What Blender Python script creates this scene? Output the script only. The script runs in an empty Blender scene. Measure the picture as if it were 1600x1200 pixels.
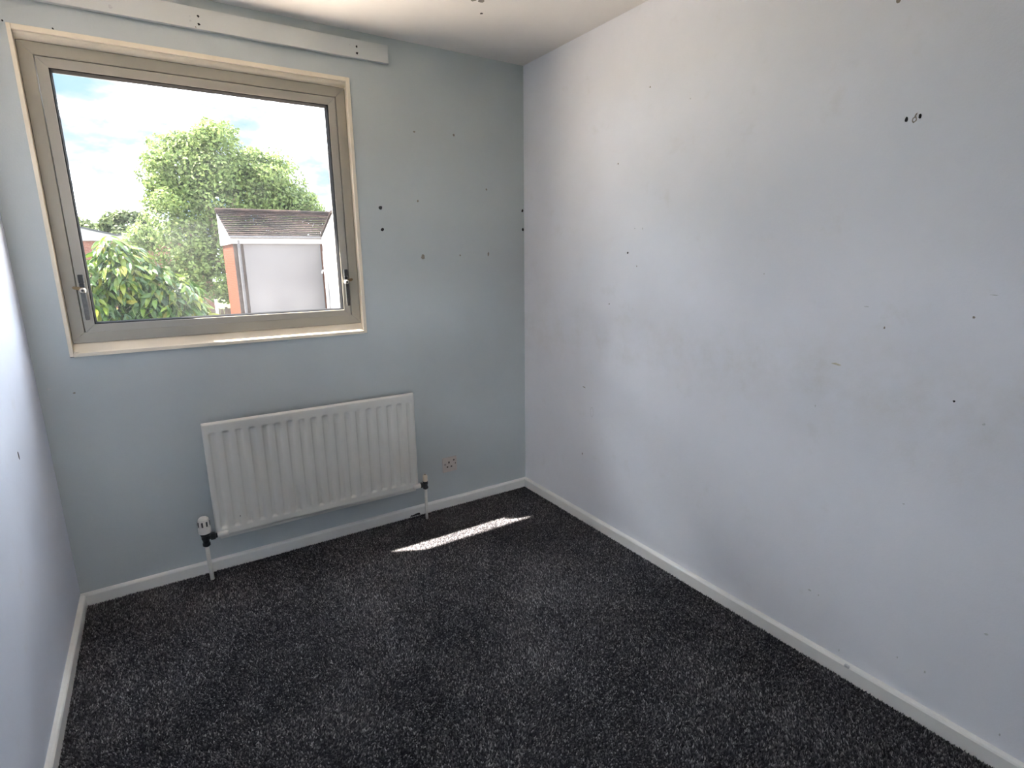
import bpy, bmesh, math, random
import numpy as np
from mathutils import Vector, Matrix, Euler

random.seed(4)
rng = np.random.default_rng(7)
scene = bpy.context.scene
COL = scene.collection

# ------------------------------------------------------------------ camera
W, H = 2.167, 2.318            # room width and ceiling height (carpet top is z = 0, window wall is y = 0)
YB = -3.10                     # wall behind the camera
cam = bpy.data.cameras.new('camera')
cam.sensor_width = 36.0
cam.lens = 860.0 / 1600 * 36.0
cam.clip_start, cam.clip_end = 0.02, 400
cam_ob = bpy.data.objects.new('camera', cam)
COL.objects.link(cam_ob)
fw = Vector((0.52405246, 0.82155601, -0.22453227))
rt = Vector((0.84170448, -0.53983223, -0.01071166))
up = Vector((0.13000999, 0.18337635, 0.97440778))
m = Matrix.Identity(4)
for i in range(3):
    m[i][0], m[i][1], m[i][2] = rt[i], up[i], -fw[i]
m[0][3], m[1][3], m[2][3] = 0.4122, -2.61, 1.3544
cam_ob.matrix_world = m
scene.camera = cam_ob

# ------------------------------------------------------------------ light
scene.view_settings.view_transform = 'Standard'
scene.view_settings.look = 'None'
scene.view_settings.gamma = 1.0
scene.view_settings.use_curve_mapping = False
scene.view_settings.exposure = 0.72

SKY = 22.5
world = bpy.data.worlds.new('sky')
scene.world = world
world.use_nodes = True
nt = world.node_tree
nt.nodes.clear()
def N(tree, kind, **kw):
    n = tree.nodes.new(kind)
    for k, v in kw.items():
        if k in n.inputs.keys():
            n.inputs[k].default_value = v
        else:
            setattr(n, k, v)
    return n
def ramp(tree, stops, interp='LINEAR'):
    n = tree.nodes.new('ShaderNodeValToRGB')
    e = n.color_ramp.elements
    n.color_ramp.interpolation = interp
    while len(e) > 1:
        e.remove(e[0])
    for i, (p, c) in enumerate(stops):
        if i == 0:
            e[0].position = p; el = e[0]
        else:
            el = e.new(p)
        if not isinstance(c, (tuple, list)):
            c = (c, c, c)
        el.color = (*c[:3], 1)
    return n
tc = N(nt, 'ShaderNodeTexCoord')
mp = N(nt, 'ShaderNodeMapping'); mp.inputs['Scale'].default_value = (1.0, 1.0, 2.6)
mp.inputs['Location'].default_value = (1.91, 1.1, 2.1)
nt.links.new(tc.outputs['Generated'], mp.inputs['Vector'])
nz = N(nt, 'ShaderNodeTexNoise', Scale=5.2, Detail=7.0, Roughness=0.58)
nt.links.new(mp.outputs['Vector'], nz.inputs['Vector'])
# blue gaps -> shaded cloud -> bright cloud
cr = ramp(nt, [(0.36, (0.0155, 0.024, 0.034)), (0.43, (0.0215, 0.0265, 0.034)), (0.475, (0.031, 0.033, 0.0365)),
               (0.535, (0.34, 0.39, 0.45)), (0.61, (0.85, 0.925, 1.0))])
nt.links.new(nz.outputs['Fac'], cr.inputs['Fac'])
bg = N(nt, 'ShaderNodeBackground', Strength=SKY)
nt.links.new(cr.outputs['Color'], bg.inputs['Color'])
wo = N(nt, 'ShaderNodeOutputWorld')
nt.links.new(bg.outputs['Background'], wo.inputs['Surface'])

sun = bpy.data.lights.new('sun', 'SUN')
sun.energy = 52.0
sun.angle = math.radians(0.53)
sun.color = (1.0, 0.93, 0.82)
sun_ob = bpy.data.objects.new('sun', sun)
COL.objects.link(sun_ob)
sun_dir = Vector((0.578, -0.280, -1.0)).normalized()
sun_ob.rotation_euler = sun_dir.to_track_quat('-Z', 'Y').to_euler()
sun_ob.location = (-6, 4, 12)

# ------------------------------------------------------------------ materials
def new_mat(name):
    ma = bpy.data.materials.new(name)
    ma.use_nodes = True
    t = ma.node_tree
    b = t.nodes['Principled BSDF']
    return ma, t, b
def simple(name, col, rough=0.5, metal=0.0, var=0.06, scale=18.0, bump=0.0, bscale=60.0, spec=0.5):
    """Paint-like material: slow colour variation and an optional fine relief."""
    ma, t, b = new_mat(name)
    co = N(t, 'ShaderNodeTexCoord')
    n = N(t, 'ShaderNodeTexNoise', Scale=scale, Detail=4.0)
    t.links.new(co.outputs['Object'], n.inputs['Vector'])
    lo = tuple(c * (1 - var) for c in col); hi = tuple(min(1, c * (1 + var)) for c in col)
    r = ramp(t, [(0.3, lo), (0.7, hi)])
    t.links.new(n.outputs['Fac'], r.inputs['Fac'])
    t.links.new(r.outputs['Color'], b.inputs['Base Color'])
    b.inputs['Roughness'].default_value = rough
    b.inputs['Metallic'].default_value = metal
    b.inputs['Specular IOR Level'].default_value = spec
    if bump:
        n2 = N(t, 'ShaderNodeTexNoise', Scale=bscale, Detail=3.0)
        t.links.new(co.outputs['Object'], n2.inputs['Vector'])
        bp = N(t, 'ShaderNodeBump', Strength=bump, Distance=0.002)
        t.links.new(n2.outputs['Fac'], bp.inputs['Height'])
        t.links.new(bp.outputs['Normal'], b.inputs['Normal'])
    return ma

def wall_mat(name, col, stain=(0.60, 0.58, 0.52), amount=0.25, bump=0.35, rub=None):
    """Roller-painted plaster with a faint grubby mottling."""
    ma, t, b = new_mat(name)
    co = N(t, 'ShaderNodeTexCoord')
    n1 = N(t, 'ShaderNodeTexNoise', Scale=1.7, Detail=5.0, Roughness=0.6)
    n2 = N(t, 'ShaderNodeTexNoise', Scale=9.0, Detail=5.0, Roughness=0.65)
    n3 = N(t, 'ShaderNodeTexNoise', Scale=170.0, Detail=3.0, Roughness=0.6)
    n4 = N(t, 'ShaderNodeTexNoise', Scale=14.0, Detail=2.0)
    for n in (n1, n2, n3, n4):
        t.links.new(co.outputs['Object'], n.inputs['Vector'])
    r1 = ramp(t, [(0.35, tuple(c * 0.96 for c in col)), (0.65, tuple(min(1, c * 1.03) for c in col))])
    t.links.new(n1.outputs['Fac'], r1.inputs['Fac'])
    r2 = ramp(t, [(0.60, 0.0), (0.80, amount)])
    t.links.new(n2.outputs['Fac'], r2.inputs['Fac'])
    mx = N(t, 'ShaderNodeMix', data_type='RGBA')
    t.links.new(r2.outputs['Color'], mx.inputs[0])
    t.links.new(r1.outputs['Color'], mx.inputs[6])
    mx.inputs[7].default_value = (*stain, 1)
    out = mx.outputs[2]
    if rub:                                            # greasy rub mark left by furniture at one height
        sp = N(t, 'ShaderNodeSeparateXYZ'); t.links.new(co.outputs['Object'], sp.inputs[0])
        n5 = N(t, 'ShaderNodeTexNoise', Scale=2.2, Detail=4.0); t.links.new(co.outputs['Object'], n5.inputs['Vector'])
        wz = N(t, 'ShaderNodeMath', operation='MULTIPLY_ADD'); wz.inputs[1].default_value = 0.22
        t.links.new(n5.outputs['Fac'], wz.inputs[0]); t.links.new(sp.outputs[2], wz.inputs[2])
        rb = ramp(t, [(rub - .10, 0.0), (rub - .01, 1.0), (rub + .02, 0.9), (rub + .11, 0.0)])
        hf = N(t, 'ShaderNodeMath', operation='MULTIPLY'); hf.inputs[1].default_value = 0.5; t.links.new(wz.outputs[0], hf.inputs[0])
        t.links.new(hf.outputs[0], rb.inputs['Fac'])
        rn = ramp(t, [(0.40, 0.0), (0.65, 0.22)]); t.links.new(n2.outputs['Fac'], rn.inputs['Fac'])
        mm = N(t, 'ShaderNodeMath', operation='MULTIPLY'); t.links.new(rb.outputs['Color'], mm.inputs[0]); t.links.new(rn.outputs['Color'], mm.inputs[1])
        m2 = N(t, 'ShaderNodeMix', data_type='RGBA'); t.links.new(mm.outputs[0], m2.inputs[0]); t.links.new(out, m2.inputs[6])
        m2.inputs[7].default_value = (*stain, 1); out = m2.outputs[2]
    t.links.new(out, b.inputs['Base Color'])
    b.inputs['Roughness'].default_value = 0.62
    b.inputs['Specular IOR Level'].default_value = 0.3
    ad = N(t, 'ShaderNodeMath', operation='MULTIPLY_ADD')
    t.links.new(n4.outputs['Fac'], ad.inputs[0]); ad.inputs[1].default_value = 1.6
    t.links.new(n3.outputs['Fac'], ad.inputs[2])
    bp = N(t, 'ShaderNodeBump', Strength=bump, Distance=0.0012)
    t.links.new(ad.outputs[0], bp.inputs['Height'])
    t.links.new(bp.outputs['Normal'], b.inputs['Normal'])
    return ma

M = {}
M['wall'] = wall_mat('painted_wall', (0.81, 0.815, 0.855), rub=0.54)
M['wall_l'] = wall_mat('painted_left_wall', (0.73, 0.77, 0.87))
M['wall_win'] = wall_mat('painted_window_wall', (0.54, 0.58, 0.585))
M['ceil'] = wall_mat('painted_ceiling', (0.87, 0.83, 0.79), amount=0.08, bump=0.25)
M['gloss'] = simple('white_gloss_paint', (0.86, 0.845, 0.805), 0.32, var=0.04, scale=6, bump=0.12, bscale=45)
M['batten'] = simple('batten_paint', (0.63, 0.645, 0.635), 0.5, var=0.03, scale=5, bump=0.15, bscale=60)
M['cream'] = simple('aged_cream_gloss', (0.82, 0.73, 0.59), 0.38, var=0.06, scale=9, bump=0.12, bscale=50)
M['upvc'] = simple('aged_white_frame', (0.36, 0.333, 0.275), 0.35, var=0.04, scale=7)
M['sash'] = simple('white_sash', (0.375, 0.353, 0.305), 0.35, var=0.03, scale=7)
M['black'] = simple('black_rubber', (0.010, 0.010, 0.011), 0.8, spec=0.03)
M['blackmetal'] = simple('black_cast_metal', (0.018, 0.018, 0.02), 0.42, bump=0.2)
M['lever'] = simple('worn_grey_metal', (0.11, 0.105, 0.10), 0.4, metal=0.7, var=0.2, scale=80)
M['chrome'] = simple('worn_silver', (0.72, 0.69, 0.63), 0.28, metal=0.9, var=0.1, scale=60)
M['brass'] = simple('tarnished_brass', (0.22, 0.15, 0.08), 0.45, metal=0.6, var=0.2, scale=60)
M['rad'] = simple('radiator_enamel', (0.74, 0.725, 0.675), 0.33, var=0.02, scale=5, bump=0.06, bscale=120)
M['pipe'] = simple('painted_pipe', (0.74, 0.72, 0.66), 0.42, var=0.06, scale=20)
M['trv'] = simple('white_valve_plastic', (0.78, 0.75, 0.70), 0.35, var=0.03)
M['trvdark'] = simple('valve_slot_dark', (0.05, 0.05, 0.05), 0.5)
M['valve'] = simple('dark_valve_metal', (0.022, 0.025, 0.028), 0.35, metal=0.3, var=0.3, scale=120)
M['cap'] = simple('aged_ivory_plastic', (0.72, 0.60, 0.46), 0.4, var=0.05)
M['socket'] = simple('aged_socket_plastic', (0.60, 0.53, 0.49), 0.35, var=0.05, scale=30)
M['socketdark'] = simple('socket_slot_dark', (0.035, 0.022, 0.02), 0.5)
M['hole'] = simple('dark_hole', (0.02, 0.018, 0.016), 0.9)
M['plug'] = simple('brown_wall_plug', (0.28, 0.25, 0.21), 0.8, var=0.15, scale=300)
M['smear'] = simple('grey_scuff', (0.56, 0.57, 0.57), 0.7, var=0.1, scale=200)
M['stain'] = simple('yellow_scuff', (0.58, 0.54, 0.44), 0.7, var=0.1, scale=100)
M['whitepaint'] = simple('outdoor_white_paint', (0.26, 0.26, 0.27), 0.5, spec=0.05, var=0.05, scale=2.5)
M['render'] = simple('grey_render_panel', (0.070, 0.069, 0.074), 0.8, spec=0.05, var=0.05, scale=1.2, bump=0.2, bscale=30)
M['grass'] = simple('lawn', (0.05, 0.065, 0.025), 0.9, spec=0.05, var=0.4, scale=1.5)
M['bounce_slab'] = simple('pale_bounce_concrete', (0.55, 0.48, 0.41), 0.85, var=0.08, scale=2)  # pale so the added slab reflects sunlight up through the window
M['paving'] = simple('pink_paving', (0.14, 0.11, 0.09), 0.85, spec=0.05, var=0.15, scale=2)
M['fence'] = simple('weathered_fence', (0.07, 0.055, 0.047), 0.85, spec=0.05, var=0.2, scale=6)
M['bark'] = simple('bark', (0.16, 0.12, 0.09), 0.9, var=0.3, scale=8, bump=0.5, bscale=20)
M['gutter'] = simple('grey_gutter', (0.05, 0.05, 0.055), 0.6, spec=0.1)
M['brickshade'] = simple('shaded_brown_brick', (0.028, 0.023, 0.022), 0.8, spec=0.05, var=0.2, scale=6)  # dark brown brick, with the shade on it put into the colour

def brick_mat(name, c1, c2, mortar, scale=4.5):
    ma, t, b = new_mat(name)
    co = N(t, 'ShaderNodeTexCoord')
    # use two world axes: x+y along the wall, z up
    sp = N(t, 'ShaderNodeSeparateXYZ'); t.links.new(co.outputs['Object'], sp.inputs[0])
    ad = N(t, 'ShaderNodeMath', operation='ADD')
    t.links.new(sp.outputs[0], ad.inputs[0]); t.links.new(sp.outputs[1], ad.inputs[1])
    cb = N(t, 'ShaderNodeCombineXYZ'); t.links.new(ad.outputs[0], cb.inputs[0]); t.links.new(sp.outputs[2], cb.inputs[1])
    br = N(t, 'ShaderNodeTexBrick', Scale=scale)
    br.inputs['Color1'].default_value = (*c1, 1); br.inputs['Color2'].default_value = (*c2, 1)
    br.inputs['Mortar'].default_value = (*mortar, 1)
    br.inputs['Mortar Size'].default_value = 0.03
    br.inputs['Brick Width'].default_value = 1.0; br.inputs['Row Height'].default_value = 0.34
    t.links.new(cb.outputs[0], br.inputs['Vector'])
    t.links.new(br.outputs['Color'], b.inputs['Base Color'])
    b.inputs['Roughness'].default_value = 0.85
    b.inputs['Specular IOR Level'].default_value = 0.05
    bp = N(t, 'ShaderNodeBump', Strength=0.4, Distance=0.01, invert=True)
    t.links.new(br.outputs['Fac'], bp.inputs['Height']); t.links.new(bp.outputs['Normal'], b.inputs['Normal'])
    return ma
M['brick'] = brick_mat('orange_brick', (0.058, 0.0145, 0.0065), (0.050, 0.012, 0.006), (0.05, 0.025, 0.017))
M['brickred'] = brick_mat('red_brick', (0.14, 0.060, 0.045), (0.12, 0.05, 0.04), (0.14, 0.10, 0.09))

def tile_mat():
    ma, t, b = new_mat('concrete_roof_tile')
    co = N(t, 'ShaderNodeTexCoord')
    n1 = N(t, 'ShaderNodeTexNoise', Scale=1.1, Detail=4.0, Roughness=0.7)
    n2 = N(t, 'ShaderNodeTexNoise', Scale=7.0, Detail=3.0)
    mpn = N(t, 'ShaderNodeMapping'); mpn.inputs['Scale'].default_value = (1, 1, 3)
    t.links.new(co.outputs['Object'], mpn.inputs['Vector'])
    for n in (n1, n2):
        t.links.new(mpn.outputs['Vector'], n.inputs['Vector'])
    r1 = ramp(t, [(0.40, (0.006, 0.005, 0.005)), (0.52, (0.014, 0.0098, 0.009)), (0.64, (0.027, 0.017, 0.0145))])
    t.links.new(n1.outputs['Fac'], r1.inputs['Fac'])
    r2 = ramp(t, [(0.35, 0.75), (0.65, 1.25)])
    t.links.new(n2.outputs['Fac'], r2.inputs['Fac'])
    mx = N(t, 'ShaderNodeMix', data_type='RGBA', blend_type='MULTIPLY'); mx.inputs[0].default_value = 1
    t.links.new(r1.outputs['Color'], mx.inputs[6]); t.links.new(r2.outputs['Color'], mx.inputs[7])
    t.links.new(mx.outputs[2], b.inputs['Base Color'])
    b.inputs['Roughness'].default_value = 0.85
    b.inputs['Specular IOR Level'].default_value = 0.05
    return ma
M['tile'] = tile_mat()

def leaf_mat(name, stops, rough=0.45, trans=0.35, spec=0.08):
    ma, t, b = new_mat(name)
    at = N(t, 'ShaderNodeAttribute', attribute_name='tone')
    oi = N(t, 'ShaderNodeObjectInfo')
    ad = N(t, 'ShaderNodeMath', operation='ADD')
    mu = N(t, 'ShaderNodeMath', operation='MULTIPLY'); mu.inputs[1].default_value = 0.9
    t.links.new(oi.outputs['Random'], mu.inputs[0])
    t.links.new(at.outputs['Fac'], ad.inputs[0]); t.links.new(mu.outputs[0], ad.inputs[1])
    r = ramp(t, stops)
    t.links.new(ad.outputs[0], r.inputs['Fac'])
    t.links.new(r.outputs['Color'], b.inputs['Base Color'])
    b.inputs['Roughness'].default_value = rough
    b.inputs['Specular IOR Level'].default_value = spec
    tr = N(t, 'ShaderNodeBsdfTranslucent')
    t.links.new(r.outputs['Color'], tr.inputs['Color'])
    mx = N(t, 'ShaderNodeMixShader', Fac=trans)
    t.links.new(b.outputs[0], mx.inputs[1]); t.links.new(tr.outputs[0], mx.inputs[2])
    t.links.new(mx.outputs[0], t.nodes['Material Output'].inputs['Surface'])
    return ma
M['leaf_big'] = leaf_mat('maple_leaf', [(0.0, (0.050, 0.078, 0.026)), (0.5, (0.105, 0.140, 0.046)), (0.9, (0.155, 0.190, 0.062))])
M['leaf_shrub'] = leaf_mat('glossy_leaf', [(0.0, (0.013, 0.030, 0.008)), (0.5, (0.030, 0.060, 0.011)), (0.80, (0.068, 0.095, 0.012)), (1.0, (0.11, 0.10, 0.014))], 0.32, 0.3, 0.2)
M['leaf_far'] = leaf_mat('far_leaf', [(0.0, (0.04, 0.05, 0.027)), (1.0, (0.08, 0.10, 0.045))])

def carpet_mat():
    ma, t, b = new_mat('charcoal_twist_pile')
    at = N(t, 'ShaderNodeAttribute', attribute_name='tone')
    r = ramp(t, [(0.0, (0.020, 0.019, 0.023)), (0.35, (0.064, 0.061, 0.068)), (0.70, (0.165, 0.159, 0.168)), (1.0, (0.40, 0.39, 0.395))])
    t.links.new(at.outputs['Fac'], r.inputs['Fac'])
    t.links.new(r.outputs['Color'], b.inputs['Base Color'])
    b.inputs['Roughness'].default_value = 0.95
    b.inputs['Specular IOR Level'].default_value = 0.15
    return ma
M['carpet'] = carpet_mat()
M['underlay'] = simple('carpet_backing', (0.012, 0.012, 0.014), 0.95)

def glass_mat():
    ma = bpy.data.materials.new('window_glass'); ma.use_nodes = True
    t = ma.node_tree; t.nodes.clear()
    o = N(t, 'ShaderNodeOutputMaterial')
    tr = N(t, 'ShaderNodeBsdfTransparent'); tr.inputs['Color'].default_value = (0.98, 0.98, 0.98, 1)
    gl = N(t, 'ShaderNodeBsdfGlossy', Roughness=0.02)
    lw = N(t, 'ShaderNodeLayerWeight', Blend=0.5)          # grazing-angle reflection, the same from both faces
    pw = N(t, 'ShaderNodeMath', operation='POWER'); pw.inputs[1].default_value = 5.0
    t.links.new(lw.outputs['Facing'], pw.inputs[0])
    fr = N(t, 'ShaderNodeMath', operation='MULTIPLY_ADD'); fr.inputs[1].default_value = 0.45; fr.inputs[2].default_value = 0.0
    t.links.new(pw.outputs[0], fr.inputs[0])
    m1 = N(t, 'ShaderNodeMixShader')
    t.links.new(fr.outputs[0], m1.inputs[0]); t.links.new(tr.outputs[0], m1.inputs[1]); t.links.new(gl.outputs[0], m1.inputs[2])
    # grime film, thicker towards the lower rail, with a few greasy smears
    co = N(t, 'ShaderNodeTexCoord'); n = N(t, 'ShaderNodeTexNoise', Scale=6.0, Detail=6.0)
    t.links.new(co.outputs['Object'], n.inputs['Vector'])
    r = ramp(t, [(0.35, 0.004), (0.75, 0.011)])
    t.links.new(n.outputs['Fac'], r.inputs['Fac'])
    df = N(t, 'ShaderNodeBsdfTranslucent'); df.inputs['Color'].default_value = (0.9, 0.92, 0.94, 1)
    m2 = N(t, 'ShaderNodeMixShader')
    t.links.new(r.outputs['Color'], m2.inputs[0]); t.links.new(m1.outputs[0], m2.inputs[1]); t.links.new(df.outputs[0], m2.inputs[2])
    t.links.new(m2.outputs[0], o.inputs['Surface'])
    return ma
M['glass'] = glass_mat()

# ------------------------------------------------------------------ helpers
def obj(name, me, mat, parent=None, smooth=False, loc=None):
    if isinstance(me, bmesh.types.BMesh):
        bm = me; me = bpy.data.meshes.new(name)
        bmesh.ops.recalc_face_normals(bm, faces=bm.faces[:])
        bm.to_mesh(me); bm.free()
    if mat is not None and not me.materials:
        me.materials.append(M[mat] if isinstance(mat, str) else mat)
    if smooth:
        for p in me.polygons:
            p.use_smooth = True
    o = bpy.data.objects.new(name, me)
    COL.objects.link(o)
    if parent is not None:
        o.parent = parent
    if loc is not None:
        o.location = loc
    return o
def tag(o, label=None, cat=None, group=None, kind=None):
    if label: o['label'] = label
    if cat: o['category'] = cat
    if group: o['group'] = group
    if kind: o['kind'] = kind
    return o
def empty(name, loc=(0, 0, 0)):
    o = bpy.data.objects.new(name, None); COL.objects.link(o)
    o.empty_display_size = 0.1; o.location = loc
    return o
def box(bm, a, b):
    x0, y0, z0 = a; x1, y1, z1 = b
    v = [bm.verts.new(c) for c in ((x0, y0, z0), (x1, y0, z0), (x1, y1, z0), (x0, y1, z0), (x0, y0, z1), (x1, y0, z1), (x1, y1, z1), (x0, y1, z1))]
    for f in ((0, 3, 2, 1), (4, 5, 6, 7), (0, 1, 5, 4), (1, 2, 6, 5), (2, 3, 7, 6), (3, 0, 4, 7)):
        bm.faces.new([v[i] for i in f])
    return v
def bbox(a, b, bev=0.0, seg=2):
    bm = bmesh.new(); box(bm, a, b)
    if bev:
        bmesh.ops.bevel(bm, geom=bm.edges[:], offset=bev, segments=seg, profile=0.5, affect='EDGES')
    return bm
def prism(poly, axis, a, b, bm=None):
    """Extrude a polygon along an axis from a to b. Polygon coordinates are the two other axes in xyz order."""
    bm = bm or bmesh.new()
    def P(u, v, w):
        return {'x': (w, u, v), 'y': (u, w, v), 'z': (u, v, w)}[axis]
    A = [bm.verts.new(P(u, v, a)) for u, v in poly]
    B = [bm.verts.new(P(u, v, b)) for u, v in poly]
    n = len(poly)
    bm.faces.new(A); bm.faces.new(B[::-1])
    for i in range(n):
        bm.faces.new((A[i], A[(i + 1) % n], B[(i + 1) % n], B[i]))
    return bm
def lathe(prof, n=24, bm=None, axis='z', at=(0, 0, 0)):
    """Turned solid: prof is a list of (radius, height)."""
    bm = bm or bmesh.new()
    rings = []
    def P(r, t, h):
        c, s = r * math.cos(t), r * math.sin(t)
        q = {'z': (c, s, h), 'x': (h, c, s), 'y': (c, h, s)}[axis]
        return (q[0] + at[0], q[1] + at[1], q[2] + at[2])
    for r, h in prof:
        if r <= 1e-6:
            rings.append([bm.verts.new(P(0, 0, h))])
        else:
            rings.append([bm.verts.new(P(r, 2 * math.pi * k / n, h)) for k in range(n)])
    for a, b in zip(rings[:-1], rings[1:]):
        for k in range(n):
            l = (k + 1) % n
            if len(a) == 1 and len(b) > 1: bm.faces.new((a[0], b[k], b[l]))
            elif len(b) == 1 and len(a) > 1: bm.faces.new((a[k], a[l], b[0]))
            elif len(a) > 1: bm.faces.new((a[k], a[l], b[l], b[k]))
    for rg in (rings[0], rings[-1]):
        if len(rg) > 1: bm.faces.new(rg)
    return bm
def tube(pts, r, n=12, bm=None):
    bm = bm or bmesh.new()
    pts = [Vector(p) for p in pts]; rings = []
    for i, p in enumerate(pts):
        d = (pts[min(i + 1, len(pts) - 1)] - pts[max(i - 1, 0)]).normalized()
        a = d.orthogonal().normalized() if i == 0 else (a - d * a.dot(d)).normalized()
        b = d.cross(a)
        rr = r[i] if isinstance(r, (list, tuple)) else r
        rings.append([bm.verts.new(p + (a * math.cos(2 * math.pi * k / n) + b * math.sin(2 * math.pi * k / n)) * rr) for k in range(n)])
    for A, B in zip(rings[:-1], rings[1:]):
        for k in range(n):
            l = (k + 1) % n
            bm.faces.new((A[k], A[l], B[l], B[k]))
    bm.faces.new(rings[0][::-1]); bm.faces.new(rings[-1])
    return bm
def ring_piece(rect, prof, side, gap=0.0006):
    """One mitred rail of a rectangular frame. rect = x0,x1,z0,z1 ; prof = closed list of (inset, y)."""
    x0, x1, z0, z1 = rect
    bm = bmesh.new(); A = []; B = []
    for d, y in prof:
        c = {'top': ((x0 + d + gap, z1 - d), (x1 - d - gap, z1 - d)), 'bottom': ((x0 + d + gap, z0 + d), (x1 - d - gap, z0 + d)),
             'left': ((x0 + d, z0 + d + gap), (x0 + d, z1 - d - gap)), 'right': ((x1 - d, z0 + d + gap), (x1 - d, z1 - d - gap))}[side]
        A.append(bm.verts.new((c[0][0], y, c[0][1]))); B.append(bm.verts.new((c[1][0], y, c[1][1])))
    n = len(prof)
    bm.faces.new(A); bm.faces.new(B[::-1])
    for i in range(n):
        bm.faces.new((A[i], A[(i + 1) % n], B[(i + 1) % n], B[i]))
    return bm
def np_mesh(name, verts, faces, tone=None):
    """Fast mesh from arrays; faces is an (n, k) index array."""
    me = bpy.data.meshes.new(name)
    nv, nf, k = len(verts), len(faces), faces.shape[1]
    me.vertices.add(nv); me.vertices.foreach_set('co', np.asarray(verts, np.float32).ravel())
    me.loops.add(nf * k); me.loops.foreach_set('vertex_index', np.asarray(faces, np.int32).ravel())
    me.polygons.add(nf); me.polygons.foreach_set('loop_start', np.arange(0, nf * k, k, dtype=np.int32))
    me.update(calc_edges=True)
    if tone is not None:
        a = me.attributes.new('tone', 'FLOAT', 'POINT'); a.data.foreach_set('value', np.asarray(tone, np.float32))
    me.validate()
    return me

# ------------------------------------------------------------------ room shell
T = 0.224                                            # window wall thickness
OP = (0.112, 1.250, 1.004, 2.126)                    # plaster opening x0,x1,z0,z1
EX = (0.128, 1.236, 0.985, 2.100)                    # outer brick opening
def wall_with_hole(x0, x1, z0, z1, op, ya, yb):
    bm = bmesh.new()
    box(bm, (x0, ya, z0), (op[0], yb, z1)); box(bm, (op[1], ya, z0), (x1, yb, z1))
    box(bm, (op[0], ya, z0), (op[1], yb, op[2])); box(bm, (op[0], ya, op[3]), (op[1], yb, z1))
    return bm
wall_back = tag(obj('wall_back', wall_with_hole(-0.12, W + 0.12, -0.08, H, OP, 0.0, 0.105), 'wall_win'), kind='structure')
obj('outer_brick_leaf', wall_with_hole(-0.12, W + 0.12, -0.3, H + 0.1, EX, 0.106, T), 'brickred', wall_back)
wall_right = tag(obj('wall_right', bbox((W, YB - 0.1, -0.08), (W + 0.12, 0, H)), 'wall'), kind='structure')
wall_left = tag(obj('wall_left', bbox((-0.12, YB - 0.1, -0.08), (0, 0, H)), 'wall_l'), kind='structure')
# behind the camera: open doorway to an unseen landing, added with its window for fill light
wall_front = tag(obj('wall_front', wall_with_hole(0, W, -0.08, H, (0.08, 0.88, -0.08, 2.02), YB - 0.1, YB), 'wall'), kind='structure')
YL = YB - 1.30
bm = wall_with_hole(-0.62, W + 0.12, -0.08, H, (-0.44, 0.52, 0.95, 1.78), YL - 0.15, YL)  # window opening placed to send extra sky light through the doorway
box(bm, (-0.62, YL, -0.08), (-0.5, YB - 0.1, H)); box(bm, (W, YL, -0.08), (W + 0.12, YB - 0.1, H)); box(bm, (-0.5, YB - 0.1, -0.08), (-0.12, YB, H))
wall_landing_fill = tag(obj('wall_landing_fill', bm, 'wall'), kind='structure')
floor = tag(obj('floor', bbox((-0.62, YL - 0.1, -0.10), (W + 0.12, 0.1, -0.007)), 'underlay'), kind='structure')
ceiling = tag(obj('ceiling', bbox((-0.62, YL - 0.15, H), (W + 0.12, T, H + 0.12)), 'ceil'), kind='structure')

# skirting: low painted board with a softened top edge
SK, SD = 0.049, 0.017
prof = [(0, -0.02), (-SD, -0.02), (-SD, SK - 0.009), (-SD + 0.003, SK - 0.004), (-SD + 0.008, SK - 0.001), (0, SK)]
bb = tag(obj('baseboard_back', prism(prof, 'x', 0.0, W), 'gloss'), kind='structure')
bb_r = tag(obj('baseboard_right', prism([(W + u, z) for u, z in prof], 'y', YB, -SD + 0.001), 'gloss'), kind='structure')
bb_l = tag(obj('baseboard_left', prism([(-u, z) for u, z in prof], 'y', YB, -SD + 0.001), 'gloss'), kind='structure')

obj('cut_out', prism([(1.408, 0.0), (1.414, .009), (1.424, .006), (1.440, .011), (1.462, .012), (1.468, 0.0)], 'y', -SD - 0.0008, -SD + 0.002), 'hole', bb)
# marks on the walls: small raised-rim holes and scuffs, irregular outline, real size
def mark(name, parent, plane, c, rx, rz, mat, rot=0.0, n=9, t=0.0006, jit=0.25, ring=0.0):
    """Small irregular disc standing 0.6 mm off a surface. plane: 'xz' (window wall), 'yz+' right wall, 'yz-' left wall, 'xy' ceiling."""
    bm = bmesh.new(); A = []; B = []
    for k in range(n):
        a = 2 * math.pi * k / n; j = 1 + random.uniform(-jit, jit)
        u, v = rx * math.cos(a) * j, rz * math.sin(a) * j
        u, v = u * math.cos(rot) - v * math.sin(rot), u * math.sin(rot) + v * math.cos(rot)
        def P(u, v, d):
            return {'xz': (c[0] + u, -d, c[1] + v), 'yz+': (W - d, c[0] + u, c[1] + v), 'yz-': (d, c[0] + u, c[1] + v),
                    'xy': (c[0] + u, c[1] + v, H - d), 'bd': (c[0] + u, -0.0225 - d, c[1] + v)}[plane]
        A.append(bm.verts.new(P(u, v, t)))
        B.append(bm.verts.new(P(u * 1.12, v * 1.12, -0.0005)) if not ring else bm.verts.new(P(u * (1 - ring), v * (1 - ring), t)))
    if not ring:
        bm.faces.new(A)
    for k in range(n):
        bm.faces.new((A[k], A[(k + 1) % n], B[(k + 1) % n], B[k]))
    return obj(name, bm, mat, parent)
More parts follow.
